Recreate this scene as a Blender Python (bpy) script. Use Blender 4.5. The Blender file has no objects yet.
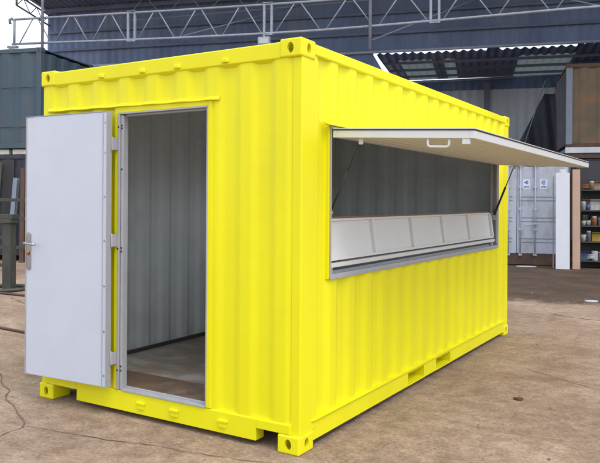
import bpy, bmesh, math, random
from mathutils import Vector, Matrix, noise
random.seed(7)
R = math.radians
sc = bpy.context.scene
COL = sc.collection

# ------------------------------------------------------------------ camera
YAW, PITCH, ROLL, F = -0.5514, -0.0023, 0.0066, 697.15
cam_d = bpy.data.cameras.new('camera')
cam = bpy.data.objects.new('camera', cam_d); COL.objects.link(cam)
cam_d.sensor_width = 36; cam_d.lens = 36 * F / 600
cam_d.shift_y = -(231.5 - 202.29) / 600
cam_d.clip_end = 2000; cam_d.clip_start = 0.05
_f = Vector((math.sin(YAW) * math.cos(PITCH), math.cos(YAW) * math.cos(PITCH), math.sin(PITCH)))
_r = Vector((math.cos(YAW), -math.sin(YAW), 0)); _u = _r.cross(_f)
_r2 = _r * math.cos(ROLL) + _u * math.sin(ROLL); _u2 = -_r * math.sin(ROLL) + _u * math.cos(ROLL)
cam.matrix_world = Matrix(((_r2.x, _u2.x, -_f.x, 2.2432), (_r2.y, _u2.y, -_f.y, -3.6536),
                           (_r2.z, _u2.z, -_f.z, 1.5793), (0, 0, 0, 1)))
sc.camera = cam

# ------------------------------------------------------------------ world, sun, exposure
SUN_EL, SUN_AZ = 60.0, 112.0          # azimuth clockwise from +Y
w = bpy.data.worlds.new('World'); sc.world = w; w.use_nodes = True
nt = w.node_tree; nt.nodes.clear()
sky = nt.nodes.new('ShaderNodeTexSky'); sky.sky_type = 'NISHITA'; sky.sun_disc = False
sky.sun_elevation = R(SUN_EL); sky.sun_rotation = R(SUN_AZ)
sky.air_density = 1.0; sky.dust_density = 5.0; sky.ozone_density = 1.0
bw = nt.nodes.new('ShaderNodeRGBToBW'); mx = nt.nodes.new('ShaderNodeMix'); mx.data_type = 'RGBA'
mx.inputs[0].default_value = 0.85      # thin white overcast over the blue sky
bg = nt.nodes.new('ShaderNodeBackground'); bg.inputs['Strength'].default_value = 0.15
wo = nt.nodes.new('ShaderNodeOutputWorld')
nt.links.new(sky.outputs[0], bw.inputs[0]); nt.links.new(sky.outputs[0], mx.inputs[6])
mx.inputs[0].default_value = 0.62; mx.inputs[7].default_value = (6.3, 6.5, 6.9, 1); cl = nt.nodes.new('ShaderNodeVectorMath'); cl.operation = 'MULTIPLY'; cl.inputs[1].default_value = (1.5, 1.5, 1.5)   # bright cloud layer
nt.links.new(mx.outputs[2], cl.inputs[0]); nt.links.new(cl.outputs[0], bg.inputs['Color'])
nt.links.new(bg.outputs[0], wo.inputs['Surface'])
sd = bpy.data.lights.new('sun', 'SUN'); sd.energy = 0.95; sd.angle = R(30); sd.color = (1.0, 0.96, 0.9)
sun = bpy.data.objects.new('sun', sd); COL.objects.link(sun)
_sv = Vector((math.sin(R(SUN_AZ)) * math.cos(R(SUN_EL)), math.cos(R(SUN_AZ)) * math.cos(R(SUN_EL)), math.sin(R(SUN_EL))))
sun.rotation_euler = _sv.to_track_quat('Z', 'Y').to_euler()
sc.view_settings.view_transform = 'Standard'; sc.view_settings.look = 'None'
sc.view_settings.gamma = 1; sc.view_settings.use_curve_mapping = False
sc.view_settings.exposure = 0.33
sc.render.engine = 'CYCLES'
sc.cycles.max_bounces = 10; sc.cycles.diffuse_bounces = 8

# ------------------------------------------------------------------ materials
def mat(name, col, rough=0.6, metal=0.0, var=0.12, vscale=3.0, bump=0.0, bscale=40.0,
        dirt=None, dirt_amt=0.0, dirt_scale=2.0, stretch=(1, 1, 1), spec=0.5):
    m = bpy.data.materials.new(name); m.use_nodes = True
    t = m.node_tree; b = t.nodes['Principled BSDF']
    b.inputs['Roughness'].default_value = rough; b.inputs['Metallic'].default_value = metal
    b.inputs['Specular IOR Level'].default_value = spec
    tc = t.nodes.new('ShaderNodeTexCoord'); mp = t.nodes.new('ShaderNodeMapping'); mp.inputs['Scale'].default_value = stretch
    t.links.new(tc.outputs['Object'], mp.inputs[0])
    n = t.nodes.new('ShaderNodeTexNoise'); n.inputs['Scale'].default_value = vscale; n.inputs['Detail'].default_value = 6
    n.inputs['Roughness'].default_value = 0.6
    t.links.new(mp.outputs[0], n.inputs['Vector'])
    rp = t.nodes.new('ShaderNodeValToRGB')
    c = Vector(col)
    lo = c * (1 - var); hi = c * (1 + var)
    rp.color_ramp.elements[0].position = 0.3; rp.color_ramp.elements[1].position = 0.7
    rp.color_ramp.elements[0].color = (*lo, 1); rp.color_ramp.elements[1].color = (*[min(x, 0.95) for x in hi], 1)
    t.links.new(n.outputs['Fac'], rp.inputs[0])
    out = rp.outputs[0]
    if dirt:
        n2 = t.nodes.new('ShaderNodeTexNoise'); n2.inputs['Scale'].default_value = dirt_scale; n2.inputs['Detail'].default_value = 9
        n2.inputs['Roughness'].default_value = 0.68
        t.links.new(mp.outputs[0], n2.inputs['Vector'])
        r2 = t.nodes.new('ShaderNodeValToRGB')
        r2.color_ramp.elements[0].position = 0.5; r2.color_ramp.elements[1].position = 0.72
        r2.color_ramp.elements[0].color = (0, 0, 0, 1); r2.color_ramp.elements[1].color = (dirt_amt,) * 3 + (1,)
        t.links.new(n2.outputs['Fac'], r2.inputs[0])
        x = t.nodes.new('ShaderNodeMix'); x.data_type = 'RGBA'
        t.links.new(r2.outputs[0], x.inputs[0]); t.links.new(out, x.inputs[6]); x.inputs[7].default_value = (*dirt, 1)
        out = x.outputs[2]
    t.links.new(out, b.inputs['Base Color'])
    rr = t.nodes.new('ShaderNodeMapRange'); rr.inputs[3].default_value = max(rough - 0.08, 0.05); rr.inputs[4].default_value = min(rough + 0.08, 1)
    t.links.new(n.outputs['Fac'], rr.inputs[0]); t.links.new(rr.outputs[0], b.inputs['Roughness'])
    if bump:
        n3 = t.nodes.new('ShaderNodeTexNoise'); n3.inputs['Scale'].default_value = bscale; n3.inputs['Detail'].default_value = 4
        t.links.new(tc.outputs['Object'], n3.inputs['Vector'])
        bp = t.nodes.new('ShaderNodeBump'); bp.inputs['Strength'].default_value = bump; bp.inputs['Distance'].default_value = 0.01
        t.links.new(n3.outputs['Fac'], bp.inputs['Height']); t.links.new(bp.outputs[0], b.inputs['Normal'])
    return m

YEL = mat('yellow_paint', (0.755, 0.72, 0.007), 0.42, spec=0.3, var=0.04, vscale=1.6, bump=0.10, bscale=16, dirt=(0.66, 0.60, 0.02), dirt_amt=0.30, dirt_scale=2.4, stretch=(1, 1, .5))
INNER = mat('grey_inside_paint', (0.66, 0.73, 0.77), 0.5, var=0.05, bump=0.1, bscale=20, dirt=(0.3, 0.31, 0.3), dirt_amt=0.35, dirt_scale=1.6)
DOORW = mat('pale_grey_door_paint', (0.50, 0.545, 0.64), 0.34, var=0.03, vscale=2, bump=0.06, bscale=7, dirt=(0.42, 0.45, 0.50), dirt_amt=0.12, dirt_scale=5)
FRAMEG = mat('grey_frame_paint', (0.36, 0.375, 0.40), 0.4, var=0.05, dirt=(0.2, 0.17, 0.13), dirt_amt=0.2, dirt_scale=9)
CREAM = mat('offwhite_hatch_paint', (0.62, 0.64, 0.64), 0.4, var=0.04, dirt=(0.32, 0.29, 0.2), dirt_amt=0.15, dirt_scale=3)
CREAM2 = mat('beige_ribbed_sheet', (0.64, 0.63, 0.56), 0.45, var=0.05, dirt=(0.3, 0.26, 0.2), dirt_amt=0.3, dirt_scale=3)
RUBBER = mat('black_rubber', (0.018, 0.018, 0.02), 0.5)
STEEL = mat('brushed_steel', (0.42, 0.42, 0.45), 0.28, metal=1.0, var=0.1, vscale=20)
BRASS = mat('worn_brass', (0.42, 0.24, 0.10), 0.4, metal=0.8)
PLY = mat('plywood_floor', (0.33, 0.28, 0.23), 0.5, var=0.2, vscale=4, stretch=(1, 1.6, 1), dirt=(0.60, 0.60, 0.58), dirt_amt=0.95, dirt_scale=1.9)
WOODEDGE = mat('brown_ply_edge', (0.22, 0.11, 0.055), 0.6, var=0.2, vscale=20)
NAVY = mat('navy_cladding', (0.135, 0.195, 0.345), 0.6, var=0.25, vscale=0.9, dirt=(0.27, 0.31, 0.37), dirt_amt=0.7, dirt_scale=0.7, stretch=(1, 1, .35))
ROOFM = mat('dark_blue_roof_sheet', (0.13, 0.17, 0.27), 0.6, var=0.25, vscale=0.6)
GALV = mat('galvanised_tube', (0.26, 0.30, 0.37), 0.55, metal=0.0, var=0.15, vscale=5, dirt=(0.16, 0.10, 0.07), dirt_amt=0.6, dirt_scale=3)
PIPE = mat('pale_blue_pipe', (0.34, 0.40, 0.52), 0.5, var=0.15, vscale=3)
BACKW = mat('grey_corrugated_sheet', (0.64, 0.68, 0.73), 0.6, var=0.15, vscale=0.8, dirt=(0.16, 0.13, 0.12), dirt_amt=0.6, dirt_scale=0.8, stretch=(1, 1, .3))
TEAL = mat('faded_teal_paint', (0.042, 0.075, 0.105), 0.6, var=0.12, vscale=1.5, bump=0.1, dirt=(0.09, 0.085, 0.08), dirt_amt=0.5, dirt_scale=2.4, stretch=(1, 1, .4))
DKBLUE = mat('dark_blue_paint', (0.022, 0.028, 0.05), 0.55, var=0.2, vscale=1.5, dirt=(0.10, 0.07, 0.05), dirt_amt=0.6, dirt_scale=2.5)
GREYC = mat('pale_grey_container_paint', (0.40, 0.44, 0.53), 0.55, var=0.08, vscale=1.5, dirt=(0.20, 0.16, 0.13), dirt_amt=0.7, dirt_scale=2.2, stretch=(1, 1, .5))
RUST = mat('rusty_dark_steel', (0.085, 0.05, 0.035), 0.8, var=0.3, vscale=5)
BROWNC = mat('rusty_brown_container', (0.135, 0.10, 0.065), 0.75, var=0.2, vscale=2, dirt=(0.24, 0.105, 0.04), dirt_amt=0.85, dirt_scale=1.9)
BLGREY = mat('blue_grey_steel', (0.17, 0.20, 0.26), 0.6, var=0.12)
PALE = mat('pale_steel_edge', (0.55, 0.58, 0.62), 0.5, var=0.1)
WHITEP = mat('white_board', (0.58, 0.61, 0.68), 0.5, var=0.04)
CARD = mat('tan_board', (0.44, 0.30, 0.22), 0.8, var=0.1, vscale=2)
GRGREEN = mat('grey_green_steel', (0.038, 0.047, 0.042), 0.6, var=0.25, vscale=4, dirt=(0.10, 0.065, 0.04), dirt_amt=0.6, dirt_scale=4)
TIMBER = mat('pale_timber', (0.55, 0.54, 0.50), 0.7, var=0.15, vscale=8)
TARP = mat('dark_sheeting', (0.035, 0.042, 0.06), 0.6, var=0.2)
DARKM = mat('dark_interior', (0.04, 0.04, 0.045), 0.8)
BLUEDECAL = mat('blue_print', (0.05, 0.14, 0.42), 0.5)
DECALW = mat('white_sticker', (0.62, 0.66, 0.72), 0.5, var=0.03)
ITEMC = [mat('item_' + n, tuple(x * .6 + .01 for x in c), 0.6, var=.25, vscale=14) for n, c in (('white', (0.6, 0.6, 0.6)), ('blue', (0.08, 0.15, 0.35)), ('yellow', (0.55, 0.38, 0.03)),
         ('orange', (0.45, 0.17, 0.05)), ('green', (0.08, 0.16, 0.07)), ('grey', (0.2, 0.21, 0.24)), ('tan', (0.36, 0.26, 0.16)))]
SKYLITE = mat('dusty_translucent_sheet', (0.26, 0.30, 0.31), 0.6, var=0.1)
_t = SKYLITE.node_tree; _b = _t.nodes['Principled BSDF']; _tr = _t.nodes.new('ShaderNodeBsdfTranslucent'); _tr.inputs[0].default_value = (0.10, 0.125, 0.13, 1)
_ms = _t.nodes.new('ShaderNodeMixShader'); _ms.inputs[0].default_value = 0.5
_t.links.new(_b.outputs[0], _ms.inputs[1]); _t.links.new(_tr.outputs[0], _ms.inputs[2])
_t.links.new(_ms.outputs[0], [n for n in _t.nodes if n.type == 'OUTPUT_MATERIAL'][0].inputs[0])

# ------------------------------------------------------------------ mesh helpers
def tagit(o, label=None, cat=None, group=None, kind=None):
    if label: o['label'] = label
    if cat: o['category'] = cat
    if group: o['group'] = group
    if kind: o['kind'] = kind
    return o

def empty(name, loc=(0, 0, 0), rz=0.0, **k):
    o = bpy.data.objects.new(name, None); COL.objects.link(o); o.location = loc; o.rotation_euler.z = rz
    o.empty_display_size = 0.2
    return tagit(o, **k)

class MB:
    def __init__(s): s.bm = bmesh.new(); s.mi = 0
    def _set(s, fs, smooth=False):
        for f in fs: f.material_index = s.mi; f.smooth = smooth
    def hexa(s, p):            # 8 corners: bottom loop 0-3, top loop 4-7
        v = [s.bm.verts.new(q) for q in p]
        s._set([s.bm.faces.new([v[i] for i in q]) for q in ((3, 2, 1, 0), (4, 5, 6, 7), (0, 1, 5, 4), (1, 2, 6, 5), (2, 3, 7, 6), (3, 0, 4, 7))]); return s
    def box(s, x0, x1, y0, y1, z0, z1):
        return s.hexa([(x0, y0, z0), (x1, y0, z0), (x1, y1, z0), (x0, y1, z0), (x0, y0, z1), (x1, y0, z1), (x1, y1, z1), (x0, y1, z1)])
    def bar(s, a, b, wd, ht=None, up=(0, 0, 1)):
        a = Vector(a); b = Vector(b); ht = ht or wd
        d = (b - a).normalized(); upv = Vector(up)
        if abs(d.dot(upv)) > 0.98: upv = Vector((0, 1, 0))
        x = d.cross(upv).normalized() * wd / 2; y = x.cross(d).normalized() * ht / 2
        return s.hexa([a - x - y, a + x - y, b + x - y, b - x - y, a - x + y, a + x + y, b + x + y, b - x + y])
    def tube(s, pts, r, n=10, smooth=True, cap=True, r_end=None):
        P = [Vector(p) for p in pts]; rings = []
        prev = None
        for i, p in enumerate(P):
            d = ((P[min(i + 1, len(P) - 1)] - p).normalized() + (p - P[max(i - 1, 0)]).normalized())
            d.normalize()
            if prev is None:
                up = Vector((0, 0, 1)) if abs(d.z) < 0.9 else Vector((1, 0, 0))
                x = d.cross(up).normalized()
            else:
                x = (prev - d * prev.dot(d)).normalized()
            prev = x; y = d.cross(x)
            rr = r if r_end is None else r + (r_end - r) * i / (len(P) - 1)
            rings.append([s.bm.verts.new(p + x * rr * math.cos(2 * math.pi * k / n) + y * rr * math.sin(2 * math.pi * k / n)) for k in range(n)])
        for a, b in zip(rings, rings[1:]):
            s._set([s.bm.faces.new((a[k], a[(k + 1) % n], b[(k + 1) % n], b[k])) for k in range(n)], smooth)
        if cap: s._set([s.bm.faces.new(rings[0][::-1]), s.bm.faces.new(rings[-1])])
        return s
    def cyl(s, a, b, r, n=16, r2=None): return s.tube([a, b], r, n, r_end=r2)
    def prism(s, poly, ext, fn):   # poly: list of 2D pts, ext (e0,e1); fn(u,v,e)->xyz
        a = [s.bm.verts.new(fn(u, v, ext[0])) for u, v in poly]; b = [s.bm.verts.new(fn(u, v, ext[1])) for u, v in poly]
        n = len(poly)
        s._set([s.bm.faces.new(a[::-1]), s.bm.faces.new(b)] + [s.bm.faces.new((a[i], a[(i + 1) % n], b[(i + 1) % n], b[i])) for i in range(n)])
        return s
    def build(s, name, m, parent=None, bevel=0.0, seg=2):
        bmesh.ops.recalc_face_normals(s.bm, faces=s.bm.faces)
        me = bpy.data.meshes.new(name); s.bm.to_mesh(me); s.bm.free()
        for q in (m if isinstance(m, (list, tuple)) else [m]): me.materials.append(q)
        o = bpy.data.objects.new(name, me); COL.objects.link(o)
        if parent: o.parent = parent
        if bevel:
            b = o.modifiers.new('bevel', 'BEVEL'); b.width = bevel; b.segments = seg; b.limit_method = 'ANGLE'; b.angle_limit = R(40)
            b.harden_normals = False
        return o

def bake(o):
    dg = bpy.context.evaluated_depsgraph_get(); me = bpy.data.meshes.new_from_object(o.evaluated_get(dg))
    o.modifiers.clear(); o.data = me; return o

def dup_tree(o, parent=None):
    c = o.copy(); COL.objects.link(c); c.parent = parent
    for ch in [x for x in COL.objects if x.parent == o]: dup_tree(ch, c)
    return c

# trapezoid corrugation depth at coordinate u (0 = outer crest, 1 = inner)
def corr(u, pitch, crest=0.30, slope=0.2, phase=0.0):
    x = ((u / pitch + phase) % 1.0)
    d = abs(x - 0.5) * 2            # 1 at crest centre, 0 at valley centre
    c0 = 1 - crest
    v = (c0 - d) / (slope * 2) + 0.0
    v = max(0, min(1, v))
    return v * v * (3 - 2 * v) * 0.2 + v * 0.8

def corr_panel(mb, u0, u1, z0, z1, fn, pitch=0.27, depth=0.036, thick=0.008, inner=1, phase=0.0, step=0.012, dent=0.0018, seed=0.0, dz=0.16):
    """fn(u, inset, z) -> xyz ; outer skin uses material 0, inside skin `inner`."""
    nu = max(2, int(round((u1 - u0) / step))); nz = max(1, int(round((z1 - z0) / dz)))
    bm = mb.bm; G = []
    for side in (0, 1):
        g = []
        for i in range(nu + 1):
            u = u0 + (u1 - u0) * i / nu; d = corr(u, pitch, phase=phase) * depth
            row = []
            for j in range(nz + 1):
                z = z0 + (z1 - z0) * j / nz
                nz_ = noise.noise(Vector((u * 1.7 + seed, z * 1.3, seed * 2))) * dent
                row.append(bm.verts.new(fn(u, d + nz_ + side * thick, z)))
            g.append(row)
        G.append(g)
        for i in range(nu):
            for j in range(nz):
                f = bm.faces.new((g[i][j], g[i + 1][j], g[i + 1][j + 1], g[i][j + 1])); f.smooth = True
                f.material_index = inner if side else 0
    a, b = G
    def rim(p):
        for (q, r_) in zip(p, p[1:]):
            va, vb = [bm.verts.new(x.co) for x in (q[0], r_[0])], [bm.verts.new(x.co) for x in (r_[1], q[1])]
            f = bm.faces.new(va + vb); f.material_index = 0
    rim([(a[i][0], b[i][0]) for i in range(nu + 1)]); rim([(a[i][nz], b[i][nz]) for i in range(nu + 1)])
    rim([(a[0][j], b[0][j]) for j in range(nz + 1)]); rim([(a[nu][j], b[nu][j]) for j in range(nz + 1)])

def build_raw(mb, name, m, parent):
    me = bpy.data.meshes.new(name); mb.bm.to_mesh(me); mb.bm.free()
    for q in m: me.materials.append(q)
    o = bpy.data.objects.new(name, me); COL.objects.link(o); o.parent = parent; return o

# ================================================================== THE YELLOW CONTAINER
W, L, H = 2.438, 4.7775, 2.591
CW, CL, CH = 0.162, 0.178, 0.118
yc = empty('shipping_container', label='bright yellow shipping container kiosk with open door and raised serving hatch', cat='container')

# ---- corner castings
def casting_mesh(holes_z=True):
    o = MB().box(-CW, 0, 0, CL, 0, CH).build('corner_casting', YEL, bevel=0.012, seg=3)
    def oval(axis, c, ru, rv):
        mb = MB(); poly = [(ru * math.cos(a), rv * math.sin(a)) for a in [2 * math.pi * k / 28 for k in range(28)]]
        poly = [(u, v) for u, v in poly]
        if axis == 'y': mb.prism(poly, (-.03, .05), lambda u, v, e: (c[0] + u, c[1] + e, c[2] + v))
        if axis == 'x': mb.prism(poly, (-.05, .03), lambda u, v, e: (c[0] + e, c[1] + u, c[2] + v))
        if axis == 'z': mb.prism(poly, (-.06, .03), lambda u, v, e: (c[0] + u, c[1] + v, c[2] + e))
        return mb.build('cut', YEL)
    cuts = [MB().box(-CW + .02, -.022, .022, CL - .02, .02, CH - .022).build('cut', RUST),
            oval('y', (-.082, 0, .058), .024, .034), oval('x', (0, .092, .058), .024, .034), oval('z', (-.082, .09, CH), .028, .05)]
    for c in cuts:
        b = o.modifiers.new('b', 'BOOLEAN'); b.operation = 'DIFFERENCE'; b.object = c; b.solver = 'EXACT'
    bpy.context.view_layer.update(); bake(o)
    for c in cuts: bpy.data.objects.remove(c)
    return o
base_c = casting_mesh(); cme = base_c.data; bpy.data.objects.remove(base_c)
for ix in (0, 1):
    for iy in (0, 1):
        for iz in (0, 1):
            me = cme.copy(); M = Matrix.Diagonal((-1 if ix else 1, -1 if iy else 1, 1 if iz else -1, 1)); me.transform(M)
            if M.determinant() < 0: me.flip_normals()
            o = bpy.data.objects.new('corner_casting', me); COL.objects.link(o); o.parent = yc
            o.location = ((-W) if ix else 0, L if iy else 0, (H - CH) if iz else CH)

# ---- corner posts (folded plate, slightly inside the castings)
for ix in (0, 1):
    for iy in (0, 1):
        sx = -1 if ix else 1; sy = -1 if iy else 1; x0 = -W if ix else 0.0; y0 = L if iy else 0.0
        pl = [(-.006, .020), (-.010, .235), (-.05, .235), (-.05, .05), (-.078, .05), (-.078, .020)]
        mb = MB(); mb.prism(pl, (CH - .004, H - CH + .004), lambda u, v, e: (x0 + sx * u, y0 + sy * v, e))
        mb.build('corner_post', YEL, yc, bevel=0.009, seg=3)

# ---- rails of the two end frames
def end_frame(y0, sy):
    prof = [(0.004, H - .02), (0.05, H - .006), (0.10, H - .006), (0.10, 2.455), (0.03, 2.455), (0.006, 2.475)]
    MB().prism(prof, (-W + CW - .002, -CW + .002), lambda u, v, e: (e, y0 + sy * u, v)).build('top_rail', YEL, yc, bevel=.005)
    # lower rail with the two notches beside the castings
    def bp(u0, u1, z0, z1, m):
        m.prism([(0.006, z0), (0.006, z1 - .004), (0.012, z1), (0.10, z1), (0.10, z0)], (u0, u1), lambda u, v, e: (e, y0 + sy * u, v))
    m = MB(); bp(-2.01, -.33, .038, .182, m); bp(-W + .07, -2.01, .1195, .182, m); bp(-.33, -.07, .1195, .182, m)
    m.build('bottom_rail', YEL, yc, bevel=.004)
end_frame(0, 1); end_frame(L, -1)
for x in (-1.755, -1.338, -1.008, -0.591):
    mb = MB(); mb.prism([(-.030, .0), (-.022, .018), (.022, .018), (.030, 0)], (2.485, 2.512), lambda u, v, e: (x + u, .006 - v, e))
    mb.build('lug', YEL, yc, bevel=.006)
for x in (-1.333, -1.02, -0.597):
    mb = MB(); mb.box(x - .038, x + .038, -.010, .008, .112, .128); mb.box(x - .03, x + .03, -.005, .008, .078, .112)
    mb.build('lug', YEL, yc, bevel=.003)

# ---- side rails
for sx, x0 in ((1, 0.0), (-1, -W)):
    f = lambda u, v, e: (x0 + sx * u, e, v)
    MB().prism([(-.004, H - .022), (-.02, H - .008), (-.075, H - .008), (-.075, 2.508), (-.004, 2.508)], (CL - .01, L - CL + .01), f).build('top_rail', YEL, yc, bevel=.006)
    m = MB()
    def seg(y0, y1, z0, z1):
        m.prism([(-.012, z0), (-.012, z1 - .008), (-.012, z1), (-.06, z1), (-.06, z0)], (y0, y1), f)
    ys = [CL - .01, 1.745, 2.105, 2.395, 2.775, L - CL + .01]
    seg(ys[0], ys[1], .045, .170); seg(ys[2], ys[3], .045, .170); seg(ys[4], ys[5], .045, .170)
    for a, b in ((ys[1], ys[2]), (ys[3], ys[4])):
        seg(a, b, .150, .170)
    # sloping lower flange and top lip running the whole length
    m.prism([(-.012, .045), (-.012, .051), (-.075, .051), (-.075, .045)], (CL, L - CL), f)
    m.prism([(.004, .1745), (.004, .181), (-.060, .181), (-.060, .1745)], (.166, L - .166), f)
    m.build('bottom_rail', YEL, yc, bevel=.003)
    for a, b in ((ys[1], ys[2]), (ys[3], ys[4])):
        q = MB(); d = .45
        q.box(x0 - sx * .06, x0 - sx * d, a - .006, a - .001, .051, .15); q.box(x0 - sx * .06, x0 - sx * d, b + .001, b + .006, .051, .15)
        q.prism([(-.014, .052), (-.014, .056), (-.10, .062), (-d, .075), (-d, .052)], (a, b), f); q.box(x0 - sx * (d - .004), x0 - sx * d, a, b, .06, .15); q.box(x0 - sx * .06, x0 - sx * d, a, b, .150, .156)
        q.build('fork_pocket', YEL, yc)

# ---- corrugated walls
fe = lambda u, d, z: (u, .014 + d, z)                 # door end
m = MB(); P = dict(pitch=.275, depth=.019, phase=.559)
corr_panel(m, -W + .03, -1.60, .182, 2.478, fe, seed=1, **P)
corr_panel(m, -.700, -.03, .182, 2.478, fe, seed=1, **P)
corr_panel(m, -1.60, -.700, 2.262, 2.478, fe, seed=1, dz=.1, **P)
build_raw(m, 'end_wall', [YEL, INNER], yc)
m = MB(); corr_panel(m, -W + .03, -.03, .182, 2.478, lambda u, d, z: (u, L - .014 - d, z), seed=3, **P)
build_raw(m, 'end_wall', [YEL, INNER], yc)
fs = lambda u, d, z: (-.014 - d, u, z)
OY0, OY1, OZ0, OZ1 = .385, 4.33, 1.055, 2.075
m = MB(); P = dict(pitch=.275, depth=.024, phase=.35)
corr_panel(m, .17, OY0, .181, 2.51, fs, seed=5, **P)
corr_panel(m, OY1, L - .17, .181, 2.51, fs, seed=5, **P)
corr_panel(m, OY0, OY1, .181, OZ0, fs, seed=5, **P)
corr_panel(m, OY0, OY1, OZ1, 2.51, fs, seed=5, **P)
build_raw(m, 'side_wall', [YEL, INNER], yc)
m = MB(); corr_panel(m, .17, L - .17, .181, 2.51, lambda u, d, z: (-W + .014 + d, u, z), seed=8, **P)
build_raw(m, 'side_wall', [YEL, INNER], yc)
m = MB(); corr_panel(m, .08, L - .08, -W + .08, -.08, lambda u, d, z: (z, u, H - .016 - d * .5), pitch=.21, depth=.036, seed=11, dent=.004)
build_raw(m, 'roof', [YEL, INNER], yc)

m = MB()
for ix in (0, 1):
    for iy in (0, 1):
        a, b = (-W + .053, -W + .084) if ix else (-.084, -.053); c_, d_ = (L - .24, L - .058) if iy else (.058, .24)
        MB().box(a, b, c_, d_, .18, 2.50).build('corner_lining', INNER, yc)
MB().box(-W + .09, -.09, .058, .112, 2.44, 2.50).build('header_lining', INNER, yc); MB().box(-W + .09, -.09, L - .112, L - .058, 2.44, 2.50).build('header_lining', INNER, yc)
# ---- floor
MB().box(-W + .055, -.055, .055, L - .055, .152, .180).build('floor', PLY, yc)
KS = mat('dusty_kick_strip', (.07, .065, .06), .7)
for x in (-W + .052, -.075): MB().box(x, x + .023, .24, L - .24, .180, .212).build('skirting', KS, yc)
m = MB(); m.box(-2.34, -.10, .11, .46, .180, .186)
m.build('threshold_plate', mat('rust_worn_plate', (0.17, 0.11, 0.07), 0.5, var=.3, vscale=5, dirt=(.3, .27, .22), dirt_amt=.8, dirt_scale=4), yc)

# ---- door frame
df = empty('door_frame'); df.parent = yc
m = MB(); m.box(-1.612, -1.575, .004, .055, .186, 2.262); m.build('jamb', YEL, df, bevel=.003)
m = MB(); m.box(-1.575, -1.553, -.004, .055, .186, 2.214); m.box(-1.553, -1.546, .022, .055, .186, 2.20); m.box(-1.546, -1.524, .004, .055, .186, 2.195); m.build('jamb', FRAMEG, df, bevel=.003)
m = MB(); m.box(-.735, -.700, .002, .10, .186, 2.262); m.build('jamb', YEL, df, bevel=.003)
m = MB(); m.box(-.744, -.735, .0, .085, .186, 2.202); m.build('jamb', FRAMEG, df, bevel=.002)
m = MB(); m.box(-1.553, -.735, -.002, .060, 2.202, 2.214); m.box(-1.524, -.744, .030, .060, 2.188, 2.202); m.build('lintel', FRAMEG, df, bevel=.002)
m = MB(); m.box(-1.575, -.735, .003, .10, 2.2145, 2.262); m.build('lintel', YEL, df, bevel=.002)
m = MB(); m.box(-1.524, -.744, -.004, .060, .183, .198); m.box(-1.524, -.744, .045, .058, .198, .208); m.build('sill', FRAMEG, df, bevel=.002)
for z in (.33, .36, 1.20, 1.225, 1.80, 2.10, 2.12):
    MB().cyl((-1.535, .0045, z), (-1.535, -.001, z), .0065, 12).build('screw', RUBBER, df)
for z in (.33, 1.22, 2.11): MB().cyl((-1.564, -.003, z), (-1.564, -.008, z), .0065, 12).build('screw', RUBBER, df)
# drip hood over the door: folded strip that waves with the wall
m = MB(); bmx = m.bm; N = 170; rows = []
for i in range(N + 1):
    x = -2.36 + (1.715) * i / N
    e = min(1, min(i, N - i) / 5.0)
    d = corr(x, .275, phase=.559) * .019
    zb = 2.268 + (x + 2.36) * -.012 - .002 * corr(x, .275, phase=.559)
    rows.append([bmx.verts.new(p) for p in ((x, .013 + d, zb + .026), (x, -.012 * e + .008 + d * .3, zb + .012), (x, -.022 * e + .008 + d * .3, zb), (x, -.018 * e + .010 + d * .3, zb - .003), (x, .05, zb - .004))])
for a, b in zip(rows, rows[1:]):
    for k in range(4):
        f = bmx.faces.new((a[k], b[k], b[k + 1], a[k + 1])); f.smooth = k < 3
m.build('drip_hood', YEL, yc)

# ---- door leaf, folded flat against the end wall
dr = empty('door', (-1.598, -.062, 0), R(3.2)); dr.parent = yc
T = .046; DW = .838
m = MB(); m.box(-DW, 0, -T / 2, T / 2, .215, 2.215); m.build('door_leaf', DOORW, dr, bevel=.004)
m = MB()
m.box(-DW - .004, -DW, -T / 2 - .006, T / 2 + .004, .212, 2.219); m.box(-DW - .004, .0, -T / 2 - .003, T / 2 + .004, 2.2155, 2.2195)
m.box(-.038, -.034, -T / 2 - .005, -T / 2, .225, 2.205); m.box(.0, .004, -T / 2 - .006, T / 2, .212, 2.219)
m.build('edge_trim', FRAMEG, dr)
for z in (.30, .62, .95, 1.28, 1.6, 1.92, 2.14): MB().cyl((-.018, -T / 2 - .004, z), (-.018, -T / 2 + .002, z), .007, 10).build('screw', STEEL, dr)
hx = -DW + .035
lk = MB(); lk.prism([(.022 * math.cos(a) , (.125 if math.sin(a) > 0 else -.125) + .022 * math.sin(a)) for a in [2 * math.pi * k / 24 for k in range(24)]],
          (-T / 2 - .010, -T / 2), lambda u, v, e: (hx + u, e, 1.175 + v))
lk = lk.build('lock_plate', STEEL, dr, bevel=.002)
m = MB(); m.cyl((hx, -T / 2 - .008, 1.235), (hx, -T / 2 - .05, 1.235), .010, 14)
m.tube([(hx - .006, -T / 2 - .048, 1.237), (hx + .03, -T / 2 - .054, 1.236), (hx + .085, -T / 2 - .054, 1.231), (hx + .115, -T / 2 - .046, 1.229)], .009, 12)
m.build('handle', STEEL, lk, bevel=0)
m = MB(); m.cyl((hx, -T / 2 - .006, 1.165), (hx, -T / 2 - .026, 1.165), .015, 16); m.box(hx - .006, hx + .006, -T / 2 - .024, -T / 2 - .008, 1.140, 1.165)
m.build('lock_barrel', BRASS, lk)
MB().box(-DW - .030, -DW - .003, -.012, .012, 1.225, 1.245).build('latch', STEEL, dr, bevel=.002); MB().box(-DW - .016, -DW - .003, -.012, .012, 1.155, 1.175).build('bolt', STEEL, dr, bevel=.002)
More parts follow.
